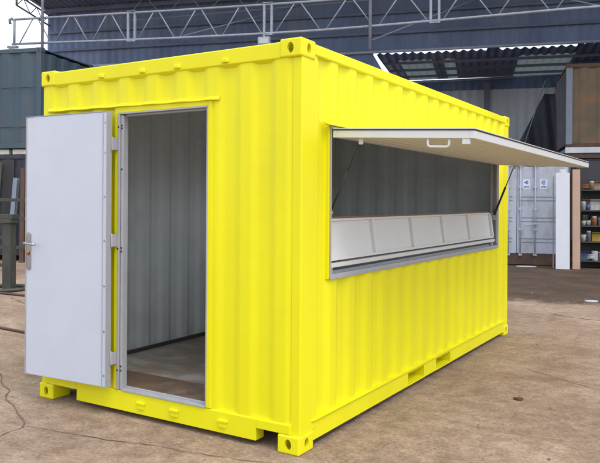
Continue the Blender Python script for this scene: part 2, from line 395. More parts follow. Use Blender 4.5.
for z in (1.985, 1.28, .42):
    m = MB(); m.box(-1.594, -1.576, -.046, -.042, z - .045, z + .045); m.box(-1.580, -1.576, -.042, .004, z - .045, z + .045)
    m.cyl((-1.588, -.044, z - .050), (-1.588, -.044, z + .050), .007, 12)
    m.build('hinge', FRAMEG, yc, bevel=.002)

# ---- serving hatch opening frame
m = MB(); yA, yB, zA, zB = .392, 4.31, 1.063, 2.058
fr = [(yA, zA), (yB, zA), (yB, zB), (yA, zB)]
m.box(-.075, .003, yA - .005, yA, zA, zB + .017); m.box(-.075, .003, yB, yB + .02, zA, zB + .017)
m.box(-.075, .003, yA, yB, zB, zB + .017); m.box(-.075, .005, yA - .005, yB + .012, zA - .006, zA)
m.box(-.075, -.058, yA, yB, zA, zA + .040); m.box(-.002, .002, yA, yB, zA, zA + .028)
m.box(-.075, -.055, yB - .045, yB, zA + .04, zB); m.box(-.020, -.002, yB - .030, yB, zA + .04, zB)
m.build('hatch_frame', FRAMEG, yc, bevel=.002)
MB().box(-.052, -.010, yA - .022, yA - .0055, zA - .004, zB + .017).build('side_trim', YEL, yc, bevel=.003)
m = MB(); m.prism([(0.0, 2.094), (.022, 2.084), (.022, 2.078), (-.014, 2.078), (-.014, 2.098)], (.30, OY1 + .05), lambda u, v, e: (u, e, v))
m.build('drip_strip', YEL, yc)

# ---- raised hatch panel
hp = empty('hatch_panel', (0.012, 0, 2.046)); hp.parent = yc; hp.rotation_euler.y = R(2.7)
HW = .955; Y0, Y1 = .385, 4.315
bmh = MB()
m = MB(); nrib = 96
verts = []
for i in range(nrib + 1):
    x = .03 + (HW - .06) * i / nrib
    verts.append((x, -.032 - .016 * corr(x, .112, phase=.1)))
poly = [(x, z) for x, z in verts] + [(HW - .03, -.022), (.03, -.022)]
m.prism(poly, (Y0 + .03, Y1 - .03), lambda u, v, e: (u, e, v)); m.build('sheet', CREAM2, hp)
m = MB(); t = .048
m.box(HW - .034, HW, Y0, Y1, -t, 0); m.box(0, .034, Y0, Y1, -t, 0)
m.box(.034, HW - .034, Y0, Y0 + .034, -t, 0); m.box(.034, HW - .034, Y1 - .034, Y1, -t, 0)
m.build('frame', CREAM, hp, bevel=.003)
m = MB(); m.box(-.004, HW + .004, Y0 - .005, Y1 + .004, .002, .008); m.build('seal', RUBBER, hp)
m = MB(); m.box(0, HW, Y0, Y1, .0085, .014); m.build('outer_skin', CREAM, hp)
m = MB(); xx = .66; m.tube([(xx, Y0 + .017, -t + .006), (xx, Y0 + .017, -t - .034), (xx + .004, Y0 + .017, -t - .044), (xx + .014, Y0 + .017, -t - .05), (xx + .122, Y0 + .017, -t - .05),
        (xx + .132, Y0 + .017, -t - .044), (xx + .136, Y0 + .017, -t - .034), (xx + .136, Y0 + .017, -t + .006)], .008, 12)
m.build('handle', CREAM, hp)
m = MB(); m.box(.905, .925, Y0 + .004, Y0 + .03, -t - .034, -t); m.box(.88, .905, Y0 + .004, Y0 + .012, -t - .034, -t); m.build('catch', CREAM, hp, bevel=.002)
for yy, sg in ((Y0 + .05, 1), (Y1 - .06, -1)):
    m = MB(); m.box(.175, .205, yy - .012, yy - .006, -t - .04, -t + .006); m.cyl((.19, yy - .014, -t - .028), (.19, yy + .012, -t - .028), .008, 10)
    m.build('strut_bracket', CREAM, hp)
for yy, zl in ((Y0 + .055, 1.50), (Y1 - .050, 1.42)):
    a = Vector((.19, yy, 1.985)); b = Vector((-.035, yy, zl)); mid = a.lerp(b, .42)
    s_ = MB().cyl(a, mid, .0055 if yy > 1 else .0035, 10).build('gas_strut', RUBBER, yc)
    MB().cyl(mid, b, .0115 if yy > 1 else .005, 14).build('cylinder', RUBBER, s_)
    m = MB(); m.box(-.055, -.018, yy + (.010 if yy > 1 else -.02), yy + (.018 if yy > 1 else -.012), zl - .05, zl + .04); m.cyl((-.035, yy - .018, zl), (-.035, yy + .018, zl), .012, 12)
    m.build('strut_bracket', FRAMEG, yc)
# small rod with white end near the near corner
# ---- counter flap hanging inside the opening (ribbed side outward)
cf = empty('counter_flap', (-.045, 0, 1.172)); cf.parent = yc; cf.rotation_euler.y = R(-8)
m = MB(); m.box(-.012, 0, .40, 4.235, 0, .286); m.build('board', CREAM, cf)
m = MB(); m.box(-.014, .002, .398, 4.237, .287, .300); m.build('edging', WOODEDGE, cf)
m = MB(); 
m.box(0.0, .022, .40, 4.235, .0, .020); m.box(0.0, .016, .40, 4.235, .270, .286)
ribs = [.412, 1.16, 1.92, 2.67, 3.43, 4.222]
for y in ribs: m.box(0.0, .024, y - .022, y + .022, .020, .270)
m.build('rib', CREAM, cf, bevel=.002)
m = MB(); m.box(-.055, -.018, .40, 4.25, 1.130, 1.160); m.build('flap_rail', CREAM, yc, bevel=.002)
for y in (.45, 4.2):
    m = MB(); m.box(-.05, -.03, y - .02, y + .02, 1.085, 1.135); m.build('flap_bracket', FRAMEG, yc)

# ================================================================== YARD BEHIND (own axes: s along the shed front, t into it)
OX, OY = -15.25317, 9.06547; GA = R(17.166); G = Vector((math.cos(GA), math.sin(GA), 0)); NN = Vector((-math.sin(GA), math.cos(GA), 0))
def yard(s, t, z=0): v = Vector((OX, OY, 0)) + G * s + NN * t; return (v.x, v.y, z)

# ---- the shed
sh = empty('open_shed', (OX, OY, 0), GA, label='big open-fronted shed with dark blue cladding and a lattice girder across its front', cat='shed')
RZ = lambda t: 9.30 + (8 - t) * .13
def ribbed(mb, s0, s1, z0, z1, t, pitch=.33, depth=.035, step=.055, dz=1.5, thick=.01, seed=0):
    corr_panel(mb, s0, s1, z0, z1, lambda u, d, z: (u, t + d, z), pitch=pitch, depth=depth, step=step, dz=dz, thick=thick, inner=0, seed=seed, dent=.02)
m = MB(); ribbed(m, -4.38, 9.18, 0, 9.28, 8); ribbed(m, 9.18, 24, 7.06, 9.28, 8, seed=2); build_raw(m, 'cladding', [NAVY], sh)
MB().prism([(9.17, 6.93), (9.17, 4.0), (9.62, 4.0), (9.62, 6.15)], (7.97, 8.0), lambda u, v, e: (u, e, v)).build('cut_sheet', NAVY, sh)
m = MB()
for s0, s1 in ((-4.42, 24),):
    n = int((s1 - s0) / .055)
    rows = [[m.bm.verts.new((s0 + (s1 - s0) * i / n, t, RZ(t) + .04 * corr(s0 + (s1 - s0) * i / n, .25) + dz)) for t, dz in ((-1.2, 0), (8.3, 0), (8.3, .02), (-1.2, .02))] for i in range(n + 1)]
    for a, b in zip(rows, rows[1:]):
        for k in range(4): m.bm.faces.new((a[k], b[k], b[(k + 1) % 4], a[(k + 1) % 4]))
m.build('roof', ROOFM, sh)
m = MB()
for t in (-.8, 1, 2.8, 4.6, 6.4, 7.7): m.box(-4.3, 24, t - .04, t + .04, RZ(t) - .17, RZ(t) - .01)
m.build('purlin', ROOFM, sh)
m = MB()   # short lattice rafter under the left verge
a, b = Vector((-4.30, 8, RZ(8) - .14)), Vector((-4.30, 5.9, RZ(5.9) - .14)); dn = Vector((0, 0, -.42))
m.cyl(a, b, .035, 8); m.cyl(a + dn, b + dn, .035, 8); m.cyl(b, b + dn, .04, 8)
for k in range(5): m.cyl(a.lerp(b, k / 5) + (dn if k % 2 else Vector()), a.lerp(b, (k + 1) / 5) + (Vector() if k % 2 else dn), .018, 6)
m.build('verge_truss', GALV, sh)
m = MB(); m.cyl((-4.3, 7.93, 6.98), (24, 7.93, 7.03), .055, 10); m.build('tie_pipe', PIPE, sh)
# girder: polyline that sags a little in the middle, in panels between double posts
zt = lambda s: 6.715 - .05 * math.sin(min(max((s - .5) / 14.5, 0), 1) * math.pi) + max(0, s - 9) * .014
zb = lambda s: zt(s) - .70 - .05 * math.sin(min(max(s / 15, 0), 1) * math.pi)
m = MB(); ss = [-.05 + k * 1.0 for k in range(24)]
m.tube([(s, 0, zt(s)) for s in ss], .032, 8); m.tube([(s, 0, zb(s)) for s in ss], .034, 8)
g = m.build('lattice_girder', GALV, sh)
m = MB()
dbl = [.02, 3.62, 7.52, 11.78, 15.9, 20.0]
m.cyl((.02, 0, zt(0)), (.02, 0, zb(0)), .035, 8)
for q, (s0, s1) in enumerate(zip(dbl, dbl[1:])):
    s0 += .1 if q == 0 else .22
    n = 3; wv = (s1 - s0) / n
    for k in range(n):
        a0 = s0 + k * wv; mid = a0 + wv / 2; e = .07
        m.cyl((a0 + e, 0, zb(a0)), (mid - e, 0, zt(mid)), .017, 6); m.cyl((mid + e, 0, zt(mid)), (a0 + wv - e, 0, zb(a0 + wv)), .017, 6)
m.build('lacing', GALV, g)
for s in dbl[1:]:
    m = MB()
    for d in (0, .20): m.box(s + d - .03, s + d + .03, -.03, .03, zb(s) - .03, zt(s) + .03)
    m.box(s - .03, s + .23, -.05, .05, zb(s) - .06, zb(s) - .03); m.box(s - .03, s + .23, -.05, .05, zt(s) + .03, zt(s) + .05)
    m.build('splice_post', GALV, g, bevel=.004)
for s, z0 in ((.98, 5.62), (10.3, 5.35)):
    MB().cyl((s, -.06, z0), (s, -.06, RZ(0) - .02), .04, 8).build('hanger_pole', GALV, sh)
MB().box(.86, 1.14, -.12, .0, 5.58, 5.63).build('foot_plate', GALV, sh)
m = MB(); m.tube([(-.12, 0, 6.60), (-.14, 0, 6.72), (-.05, 0, 6.75)], .04, 8); m.build('end_bracket', GALV, g); MB().box(-.18, .12, -.06, .06, 5.90, 5.96).build('end_bracket', GALV, g)
m = MB(); zi = lambda s: 7.75 + .02 * s
m.cyl((1.0, 4.6, zi(1.0)), (23.8, 4.6, zi(23.8)), .03, 6); m.cyl((1.0, 4.6, zi(1.0) + .8), (23.8, 4.6, zi(23.8) + .8), .03, 6)
for k in range(14):
    a0 = 1.0 + k * 1.53; m.cyl((a0, 4.6, zi(a0)), (a0 + .74, 4.6, zi(a0) + .8), .016, 6); m.cyl((a0 + .80, 4.6, zi(a0) + .8), (a0 + 1.5, 4.6, zi(a0)), .016, 6)
m.build('inner_girder', BLGREY, sh)
m = MB()
for z in (7.62, 8.35): m.box(-4.2, 23.9, 7.86, 7.95, z, z + .10)
m.build('girt', ROOFM, sh)
for a, b in (((5.2, .1, 6.0), (7.4, 4.5, 7.9)), ((10.35, 0, 5.6), (13.6, 4.5, 8.0)), ((15.8, .1, 6.1), (13.9, 4.5, 8.0))): MB().cyl(a, b, .02, 6).build('brace', BLGREY, sh)
# lean-to behind: flat corrugated roof, seen from below with daylight along its front edge
m = MB(); s0, s1, n = 9.27, 24, 460; zr = 6.965
rows = []
for i in range(n + 1):
    s = s0 + (s1 - s0) * i / n; dz = .040 * math.sin(s / .30 * 2 * math.pi) + .07 * noise.noise(Vector((s * 1.3, 3, 0))) + (.10 if 13.2 < s < 13.6 or s > 16.2 else 0)
    rows.append([m.bm.verts.new(q) for q in ((s, 8.25, zr + dz * .9), (s, 9.5, zr + .03 * math.sin(s / .3 * 6.283)), (s, 14.2, zr + .05), (s, 14.2, zr + .07), (s, 8.25, zr + dz * .9 + .012))])
SK = ((9.9, 11.15), (11.6, 12.0), (14.3, 16.3))
for i, (a, b) in enumerate(zip(rows, rows[1:])):
    sm = a[0].co.x
    for k in range(5):
        f = m.bm.faces.new((a[k], b[k], b[(k + 1) % 5], a[(k + 1) % 5])); f.smooth = True
        if k == 1 and any(x < sm < y for x, y in SK): f.material_index = 1
        if k in (2, 3) and any(x < sm < y for x, y in SK): m.bm.faces.remove(f)
build_raw(m, 'lean_to_roof', [NAVY, SKYLITE], sh)
m = MB()
for t in (9.6, 11.1, 12.6): m.box(9.35, 24, t - .03, t + .03, zr - .13, zr - .035)
m.build('lean_to_purlin', BLGREY, sh)
MB().cyl((9.4, 13.85, 6.84), (16.4, 13.85, 6.95), .05, 8).build('eaves_pipe', PIPE, sh)
m = MB(); ribbed(m, 9.35, 24, 0, 6.97, 14.1, seed=5); build_raw(m, 'back_wall', [NAVY], sh)
m = MB(); ribbed(m, 10.2, 16.3, 4.15, 6.45, 14.0, seed=6, pitch=.4); build_raw(m, 'pale_sheet', [BACKW], sh)
m = MB()
for s in (10.3, 13.25, 16.2): m.box(s - .12, s + .12, 13.7, 13.9, 0, 6.7)
m.build('column', BLGREY, sh)
m = MB(); m.box(23.9, 24.0, 0, 14, 0, 9.2); m.build('unseen_gable_wall', NAVY, sh)  # end wall outside the view, added to darken the shed interior

# floodlight on the girder
fl = empty('floodlight', yard(7.55, -.1, 5.62), GA, label='small pale grey floodlight box hanging under the lattice girder', cat='floodlight')
MB().box(-.16, .16, -.06, .05, -.02, .18).build('housing', GALV, fl, bevel=.01)
MB().box(-.13, .13, -.068, -.061, .01, .15).build('lens', mat('frosted_lens', (.4, .45, .5), .3), fl)
m = MB(); m.box(-.02, .02, -.02, .02, .18, .30); m.build('bracket', GALV, fl)

# dark sheeting and its ropes
m = MB(); bmx = m.bm; rows = []
for i in range(15):
    f0 = i / 14
    rows.append([bmx.verts.new((s, 11 + .12 * math.sin(s * 9 + z), z)) for s, z in
                 [(14.0 + 1.35 * f0 + j / 12 * (2.0 * (1 - f0) * .8 + .40), 3.0 + 2.75 * f0) for j in range(13)]])
for a, b in zip(rows, rows[1:]):
    for k in range(12): f = bmx.faces.new((a[k], a[k + 1], b[k + 1], b[k])); f.smooth = True
o = m.build('tarpaulin', TARP); md = o.modifiers.new('s', 'SOLIDIFY'); md.thickness = .01
o.location = (OX, OY, 0); o.rotation_euler.z = GA
tagit(o, 'dark tarpaulin hung slantwise at the back of the shed beside the rusty raised container', 'tarpaulin')
m = MB(); m.cyl((14.35, 10.6, 2.9), (15.35, 10.6, 6.2), .02, 6); o = m.build('rope', GALV); o.location = (OX, OY, 0); o.rotation_euler.z = GA
tagit(o, 'taut pale rope slanting up in front of the dark tarpaulin', 'rope')

# ---- generic box container
def box_container(name, s0, s1, t0, dep, z0, hgt, m1, label, group=None, pitch=.28, rail=None):
    o = empty(name, yard(s0, t0, z0), GA, label=label, cat='container', group=group)
    w_ = s1 - s0; rail = rail or m1
    for tt, sg in ((0, 1), (dep, -1)):
        m = MB(); corr_panel(m, .12, w_ - .12, .14, hgt - .1, lambda u, d, z: (u, tt + sg * (.02 + d), z), pitch=pitch, depth=.04, step=.03, dz=.5, inner=0, seed=s0, dent=.01)
        build_raw(m, 'side_wall', [m1], o)
    m = MB(); m.box(.02, w_ - .02, .02, dep - .02, hgt - .05, hgt - .02); m.build('roof', m1, o)
    m = MB(); m.box(.02, w_ - .02, .02, dep - .02, .12, .15); m.build('floor', RUST, o)
    for ss_ in (0, w_):
        sg = 1 if ss_ == 0 else -1
        m = MB(); corr_panel(m, .12, dep - .12, .14, hgt - .1, lambda u, d, z: (ss_ + sg * (.02 + d), u, z), pitch=pitch, depth=.04, step=.03, dz=.5, inner=0, seed=s0, dent=.01)
        build_raw(m, 'end_wall', [m1], o)
        for tt in (0, dep):
            a = ss_ if ss_ == 0 else ss_ - .16; b = 0 if tt == 0 else dep - .17
            MB().box(a + .006, a + .15, b + .006, b + .16, .118, hgt - .118).build('corner_post', m1, o, bevel=.006)
            for zz in (0, hgt - .118):
                m = MB(); m.box(a, a + .16, b, b + .17, zz, zz + .118); c = m.build('corner_casting', rail, o, bevel=.008)
                yf = b if tt == 0 else b + .17
                m = MB(); m.prism([(.028 * math.cos(q * .5236), .036 * math.sin(q * .5236)) for q in range(12)], (yf - .003, yf + .003), lambda u, v, e: (a + .08 + u, e, zz + .059 + v))
                m.build('hole', DARKM, c)
    m = MB()
    for tt in (.004, dep - .074):
        m.box(.16, w_ - .16, tt, tt + .07, hgt - .11, hgt - .008)
    m.build('top_rail', rail, o, bevel=.005)
    m = MB()
    for tt in (.004, dep - .074): m.box(.16, w_ - .16, tt, tt + .07, .02, .15)
    m.build('bottom_rail', rail, o, bevel=.005)
    return o

tc_ = box_container('shipping_container', -3.8, 2.30, -2.0, 2.44, 2.84, 2.55, TEAL, 'faded teal shipping container stacked on top of the dark blue one at far left', pitch=.56)
# rows of rivets / plate seams on the teal container's visible bay
for z in (1.55, .55):
    MB().box(4.9, 5.9, .006, .014, z, z + .012).build('seam_strip', DKBLUE, tc_)
lc = box_container('shipping_container', -3.75, 2.28, -1.95, 2.44, 0.12, 2.59, DKBLUE, 'dark blue shipping container under the teal one at far left', pitch=.56)
MB().box(4.9, 5.24, -.0, .010, .16, 2.45).build('panel', DARKM, lc)
MB().box(5.62, 5.645, -.03, .004, 1.55, 2.2).build('lock_rod', PALE, lc)
MB().box(5.62, 5.76, -.035, .004, 1.52, 1.545).build('bracket', PALE, lc)
first = None
for i, s in enumerate((-3.5, -1.9, -.3, .98, 1.75)):
    if first is None:
        o = MB().box(-.33, .33, -.06, .06, 0, .125).build('timber_packer', TIMBER, bevel=.006); first = o
    else: o = first.copy(); COL.objects.link(o)
    o.location = yard(s, -1.86, 2.712); o.rotation_euler.z = GA
    o['group'] = 'pale timber packers between the two stacked containers'; o['category'] = 'packer'
    o['label'] = 'pale timber packer lying between the teal container and the dark blue one'

# ---- pale grey container with door end to the yard
gc = box_container('shipping_container', 12.66, 15.10, 1.0, 6.06, 0.0, 2.59, GREYC, 'pale grey shipping container with closed doors inside the shed right of the kiosk', rail=GREYC)
for ch in [c for c in COL.objects if c.parent == gc and c.name.startswith('bottom_rail')]: ch.data.materials[0] = RUST
MB().box(.162, 2.28, -.004, .003, .02, .285).build('sill', RUST, gc)
for d in range(2):
    a = .15 + d * 1.07; b = a + 1.06
    dd = MB(); dd.box(a, b, -.022, .018, .30, 2.46)
    dd = dd.build('door', GREYC, gc, bevel=.006)
    m = MB()
    for zz in (.62, 1.14, 1.66):
        m.box(a + .10, b - .10, -.030, -.0225, zz - .045, zz - .030); m.box(a + .10, b - .10, -.030, -.0225, zz + .045, zz + .060)
    m.build('door_groove', BLGREY, dd)
    m = MB()
    for x in ((a + .20, b - .20) if d == 0 else (a + .08, a + .43)):
        m.cyl((x, -.06, .24), (x, -.06, 2.52), .018, 8)
        for zz in (.27, .9, 1.4, 1.95, 2.49): m.box(x - .04, x + .04, -.075, -.0225, zz - .025, zz + .025)
    rod = m.build('lock_rod', GREYC, dd)
    m = MB(); m.bar((a + .16, -.09, 1.02), (a + .52, -.09, 1.05), .012, .03); m.build('lock_handle', GREYC, rod)
for s, ringy in ((1.44 , 0), (1.85, 1)):
    st = MB(); st.box(s - .085, s + .085, -.027, -.023, 1.91, 2.15); st = st.build('sticker', DECALW, gc)
    m = MB()
    if ringy:
        for k in range(10):
            a0 = .5 + k * .5; m.bar((s + .045 * math.cos(a0), -.0295, 2.075 + .045 * math.sin(a0)), (s + .045 * math.cos(a0 + .5), -.0295, 2.075 + .045 * math.sin(a0 + .5)), .004, .020, up=(math.cos(a0), 0, math.sin(a0)))
        m.box(s - .02, s + .03, -.0315, -.0275, 2.065, 2.085)
    else:
        m.prism([(-.06, 2.075), (.02, 2.12), (.05, 2.10), (.01, 2.075), (.05, 2.05), (.02, 2.03)], (-.0315, -.0275), lambda u, v, e: (s + u, e, v))
    for k in range(4): m.box(s - .06 + k * .032, s - .036 + k * .032, -.0315, -.0275, 1.945, 1.985)
    m.build('emblem', BLUEDECAL, st)

# ---- rusty container on a steel platform
pf = empty('steel_platform', yard(15.2, 2.6), GA, label='raised steel platform with pale edge beam carrying the rusty container', cat='platform')
MB().box(0, 6.4, 0, 3.2, 2.93, 3.03).build('deck', BLGREY, pf)
MB().box(-.02, 6.4, -.10, -.01, 2.90, 3.05).build('edge_beam', PALE, pf, bevel=.004)
MB().box(-.02, 6.4, -.07, .0, 2.76, 2.895).build('edge_beam', RUST, pf)
for s in (2.2, 6.2):
    for t in (.1, 3.0): MB().box(s - .08, s + .08, t - .08, t + .08, 0, 2.93).build('leg', BLGREY, pf)
MB().box(.02, .14, .14, .26, 0, 2.93).build('leg', BLGREY, pf); MB().box(.02, .14, 2.9, 3.02, 0, 2.93).build('leg', BLGREY, pf)
bc = box_container('shipping_container', 15.22, 21.28, 2.75, 2.44, 3.03, 2.3, BROWNC, 'rusty brown shipping container raised on the steel platform at far right', pitch=.45, rail=RUST)
MB().box(.0, .16, -.004, .005, .12, 2.18).build('post_cover', BLGREY, bc)

for ch in [c for c in COL.objects if c.parent == bc and c.name.startswith('end_wall')]: ch.data.materials[0] = DKBLUE
# ---- shelving with workshop clutter
sf = empty('shelf_unit', yard(15.28, .55), GA, label='dark workshop shelf unit loaded with clutter at right edge', cat='shelf')
m = MB()
for s in (0, 1.0, 2.0):
    for t in (0, .45):
        MB().box(s, s + .05, t, t + .05, 0, 2.0).build('post', RUBBER, sf)
LV = [.16, .62, 1.00, 1.37, 1.86]
for z in LV: MB().box(.05, 2.0, .01, .49, z, z + .03).build('shelf', GRGREEN, sf)
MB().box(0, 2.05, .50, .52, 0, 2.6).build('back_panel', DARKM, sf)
def item(kind, s, t, z, c, lab):
    p = yard(15.28 + s, .55 + t, z); rz = GA + random.uniform(-.4, .4)
    if kind == 'tin':
        o = MB().cyl((0, 0, 0), (0, 0, .15), .055, 18).build('paint_tin', c, bevel=.004)
        m = MB(); m.cyl((0, 0, .15), (0, 0, .158), .050, 18); m.build('lid', PALE, o); cat = 'tin'
    elif kind == 'jar':
        m = MB(); m.tube([(0, 0, 0), (0, 0, .10), (0, 0, .125), (0, 0, .13)], .042, 16); o = m.build('jar', c)
        MB().cyl((0, 0, .13), (0, 0, .15), .036, 16).build('lid', PALE, o); cat = 'jar'
    elif kind == 'carton':
        o = MB().box(-.09, .09, -.07, .07, 0, .12).build('carton', c, bevel=.003)
        m = MB(); m.hexa([(-.09, -.07, .121), (.09, -.07, .121), (.09, -.12, .15), (-.09, -.12, .15), (-.09, -.07, .124), (.09, -.07, .124), (.09, -.12, .153), (-.09, -.12, .153)]); m.build('flap', c, o); cat = 'carton'
    elif kind == 'cup':
        m = MB(); m.tube([(0, 0, 0), (0, 0, .09)], .032, 14, r_end=.044); o = m.build('cup', c)
        MB().tube([(.038, 0, .075), (.07, 0, .065), (.066, 0, .03), (.034, 0, .022)], .006, 8).build('handle', c, o); cat = 'cup'
    else:
        m = MB()
        pts = [(.075 * math.cos(k * .45) * (1 + .12 * math.sin(k)), .055 * math.sin(k * .45), .02 + .0016 * k) for k in range(44)]
        m.tube(pts, .016, 7); o = m.build('rope_coil', c); cat = 'rope'
    o.location = p; o.rotation_euler.z = rz; k = random.uniform(1.15, 1.6); o.scale = (k, k, k * random.uniform(.9, 1.25))
    tagit(o, lab, cat)
W_, B_, Y_, O_, G_, GR, TN = ITEMC
lvl = ['bottom shelf', 'second lowest shelf', 'middle shelf', 'second highest shelf', 'top shelf']
def L2(s, k): return lvl[k] + (' at its left end' if s < .25 else ' further right' if s > .42 else ' near its middle')
ITEMS = [('carton', .16, .2, 0, B_, 'blue carton'), ('tin', .38, .15, 0, W_, 'white paint tin'), ('tin', .52, .2, 0, B_, 'blue paint tin'), ('carton', .75, .2, 0, GR, 'grey carton'),
         ('carton', .45, .2, 1, Y_, 'yellow carton'), ('cup', .12, .12, 1, W_, 'white cup'), ('jar', .24, .12, 1, GR, 'grey jar'), ('tin', .68, .2, 1, O_, 'orange paint tin'),
         ('cup', .12, .1, 2, W_, 'white cup'), ('cup', .24, .14, 2, W_, 'second white cup'), ('jar', .36, .1, 2, O_, 'orange jar'), ('tin', .50, .15, 2, B_, 'blue paint tin'), ('jar', .64, .1, 2, W_, 'white jar'),
         ('jar', .11, .1, 3, W_, 'white jar'), ('cup', .22, .1, 3, B_, 'blue cup'), ('carton', .38, .2, 3, W_, 'white carton'), ('tin', .56, .12, 3, GR, 'grey paint tin'), ('cup', .70, .1, 3, W_, 'white cup'),
         ('carton', .30, .36, 1, TN, 'tan carton in the back row'), ('carton', .62, .38, 1, B_, 'blue carton in the back row'), ('tin', .20, .36, 2, G_, 'green paint tin in the back row'), ('carton', .42, .38, 2, GR, 'grey carton in the back row'),
         ('carton', .18, .38, 3, TN, 'tan carton in the back row'), ('tin', .34, .36, 3, O_, 'orange paint tin in the back row'), ('rope', .50, .30, 1, GR, 'grey rope coil'), ('rope', .30, .15, 0, W_, 'white rope coil'), ('rope', .60, .35, 3, B_, 'blue rope coil'),
         ('carton', .28, .36, 0, GR, 'grey carton in the back row'), ('rope', .2, .2, 4, O_, 'orange rope coil'), ('carton', .42, .2, 4, TN, 'tan carton'), ('rope', .56, .25, 4, G_, 'green rope coil'), ('jar', .30, .1, 4, TN, 'tan jar')]
for k_, s, t, l_, c, nm in ITEMS:
    item(k_, s, t, LV[l_] + .031, c, nm + ' on the ' + L2(s, l_))

# ---- leaning boards
def board(name, s0, s1, t, h, lean, c, lab, th=.05):
    o = MB().box(0, s1 - s0, 0, th, 0, h).build(name, c, bevel=.004); o.location = yard(s0, t, .006); o.rotation_euler = (R(-lean), 0, GA); tagit(o, lab, 'board'); return o
b1 = board('white_board', 14.72, 15.03, .12, 2.28, 3, WHITEP, 'tall pale white board leaning beside the grey container doors')
MB().box(.10, .23, 0, .05, 2.28, 2.36).build('tongue', WHITEP, b1)
board('tan_board', 15.10, 15.27, .20, 2.36, 3, CARD, 'tall narrow tan board leaning between white board and shelf unit')
board('metal_strip', 14.67, 14.70, .30, 2.2, 3, GALV, 'thin grey metal strip leaning against left edge of white board', th=.03)
board('brown_strip', 15.045, 15.075, .32, 2.3, 3, RUST, 'thin brown strip leaning between the white and tan boards', th=.03)

# ---- steel trestle at left
tr = empty('steel_trestle', yard(5.10, -6.9), GA, label='grey-green steel trestle frame with round base ring at far left', cat='trestle')
for s in (0, -1.6):
    MB().box(s - .08, s + .08, -.08, .08, .02, 1.16).build('leg', GRGREEN, tr, bevel=.006)
    MB().box(s - .11, s + .11, -.11, .11, 1.16, 1.23).build('cap', GRGREEN, tr, bevel=.006)
MB().box(-1.9, .12, -.10, .10, 1.232, 1.31).build('top_beam', GRGREEN, tr, bevel=.006)
MB().box(-1.52, -.08, -.03, .03, .88, .94).build('cross_rail', GRGREEN, tr)
MB().box(-1.52, -.08, -.03, .03, .40, .46).build('cross_rail', RUST, tr)
m = MB(); m.tube([(-.05 + .36 * math.cos(a), .36 * math.sin(a), .035) for a in [k * math.pi / 16 for k in range(33)]], .03, 8, cap=False); m.build('base_ring', GRGREEN, tr)
fr_ = empty('steel_rack', yard(3.9, -4.4), GA, label='dark steel rack with horizontal rails standing behind the grey-green trestle', cat='rack')
for s in (0, 1.05, -1.5): MB().box(s - .05, s + .05, -.05, .05, 0, 1.75 if s < 1 else 2.2).build('post', GRGREEN, fr_, bevel=.005)
for z in (.5, 1.12, 1.52): MB().box(-1.45, 1.0, -.03, .03, z, z + .07).build('rail', GRGREEN, fr_, bevel=.005)
m = MB(); m.box(-.65, -.15, -.2, .2, .5701, .95); m = m.build('crate', DKBLUE); m.location = yard(3.9, -4.1, .0); m.rotation_euler.z = GA
bpy.data.objects.remove(m)

for i, (s, t, ln, c_, lab) in enumerate(((2.02, -2.32, 2.35, RUST, 'rusty steel beam leaning against the dark blue container, nearest the door'), (1.62, -2.30, 2.1, BLGREY, 'blue-grey steel beam leaning against the dark blue container'), (1.2, -2.33, 2.5, GRGREEN, 'dark green steel beam leaning on the dark blue container at far left'))):
    m = MB(); m.box(-.06, .06, -.05, -.042, 0, ln); m.box(-.06, .06, .042, .05, 0, ln); m.box(-.004, .004, -.042, .042, 0, ln); o = m.build('steel_beam', c_)
    o.location = yard(s, t, .01); o.rotation_euler = (R(-5), R((-3, 2, 1)[i]), GA); tagit(o, lab, 'beam')
# ---- things lying on the ground
m = MB(); m.tube([(-6.6, 1.72, .018), (-5.8, 1.70, .018), (-5.27, 1.642, .018), (-4.73, 1.618, .018), (-4.2, 1.55, .018), (-3.9, 1.4, .018)], .016, 8); tagit(m.build('steel_rod', RUST), 'dark steel rod lying on the concrete left of the open door', 'rod')
m = MB(); m.tube([yard(4.6, -7.25, .02), yard(5.28, -7.37, .02), yard(5.94, -7.54, .02), yard(6.7, -7.5, .02)], .02, 8); tagit(m.build('steel_pipe', RUST), 'dark pipe lying on the ground in front of the trestle', 'pipe')
def scrap(x, y, sx, sy, h, c, lab, rz):
    random.seed(int(abs(x * 100)))
    poly = [(sx * math.cos(a) * random.uniform(.7, 1), sy * math.sin(a) * random.uniform(.7, 1)) for a in [k * .785 for k in range(8)]]
    o = MB().prism(poly, (0, h), lambda u, v, e: (u, v, e)).build('scrap_piece', c); o.location = (x, y, .005); o.rotation_euler.z = rz; tagit(o, lab, 'scrap')
scrap(.389, 8.207, .12, .05, .02, WHITEP, 'small white scrap on the ground at right, in front of the shelf', .4)
scrap(-1.934, 13.716, .25, .06, .02, WHITEP, 'flat white scrap on dark ground before the grey container doors', .3)
scrap(.828, 2.004, .045, .03, .012, RUST, 'small rusty scrap lying on the concrete at lower right', .2)

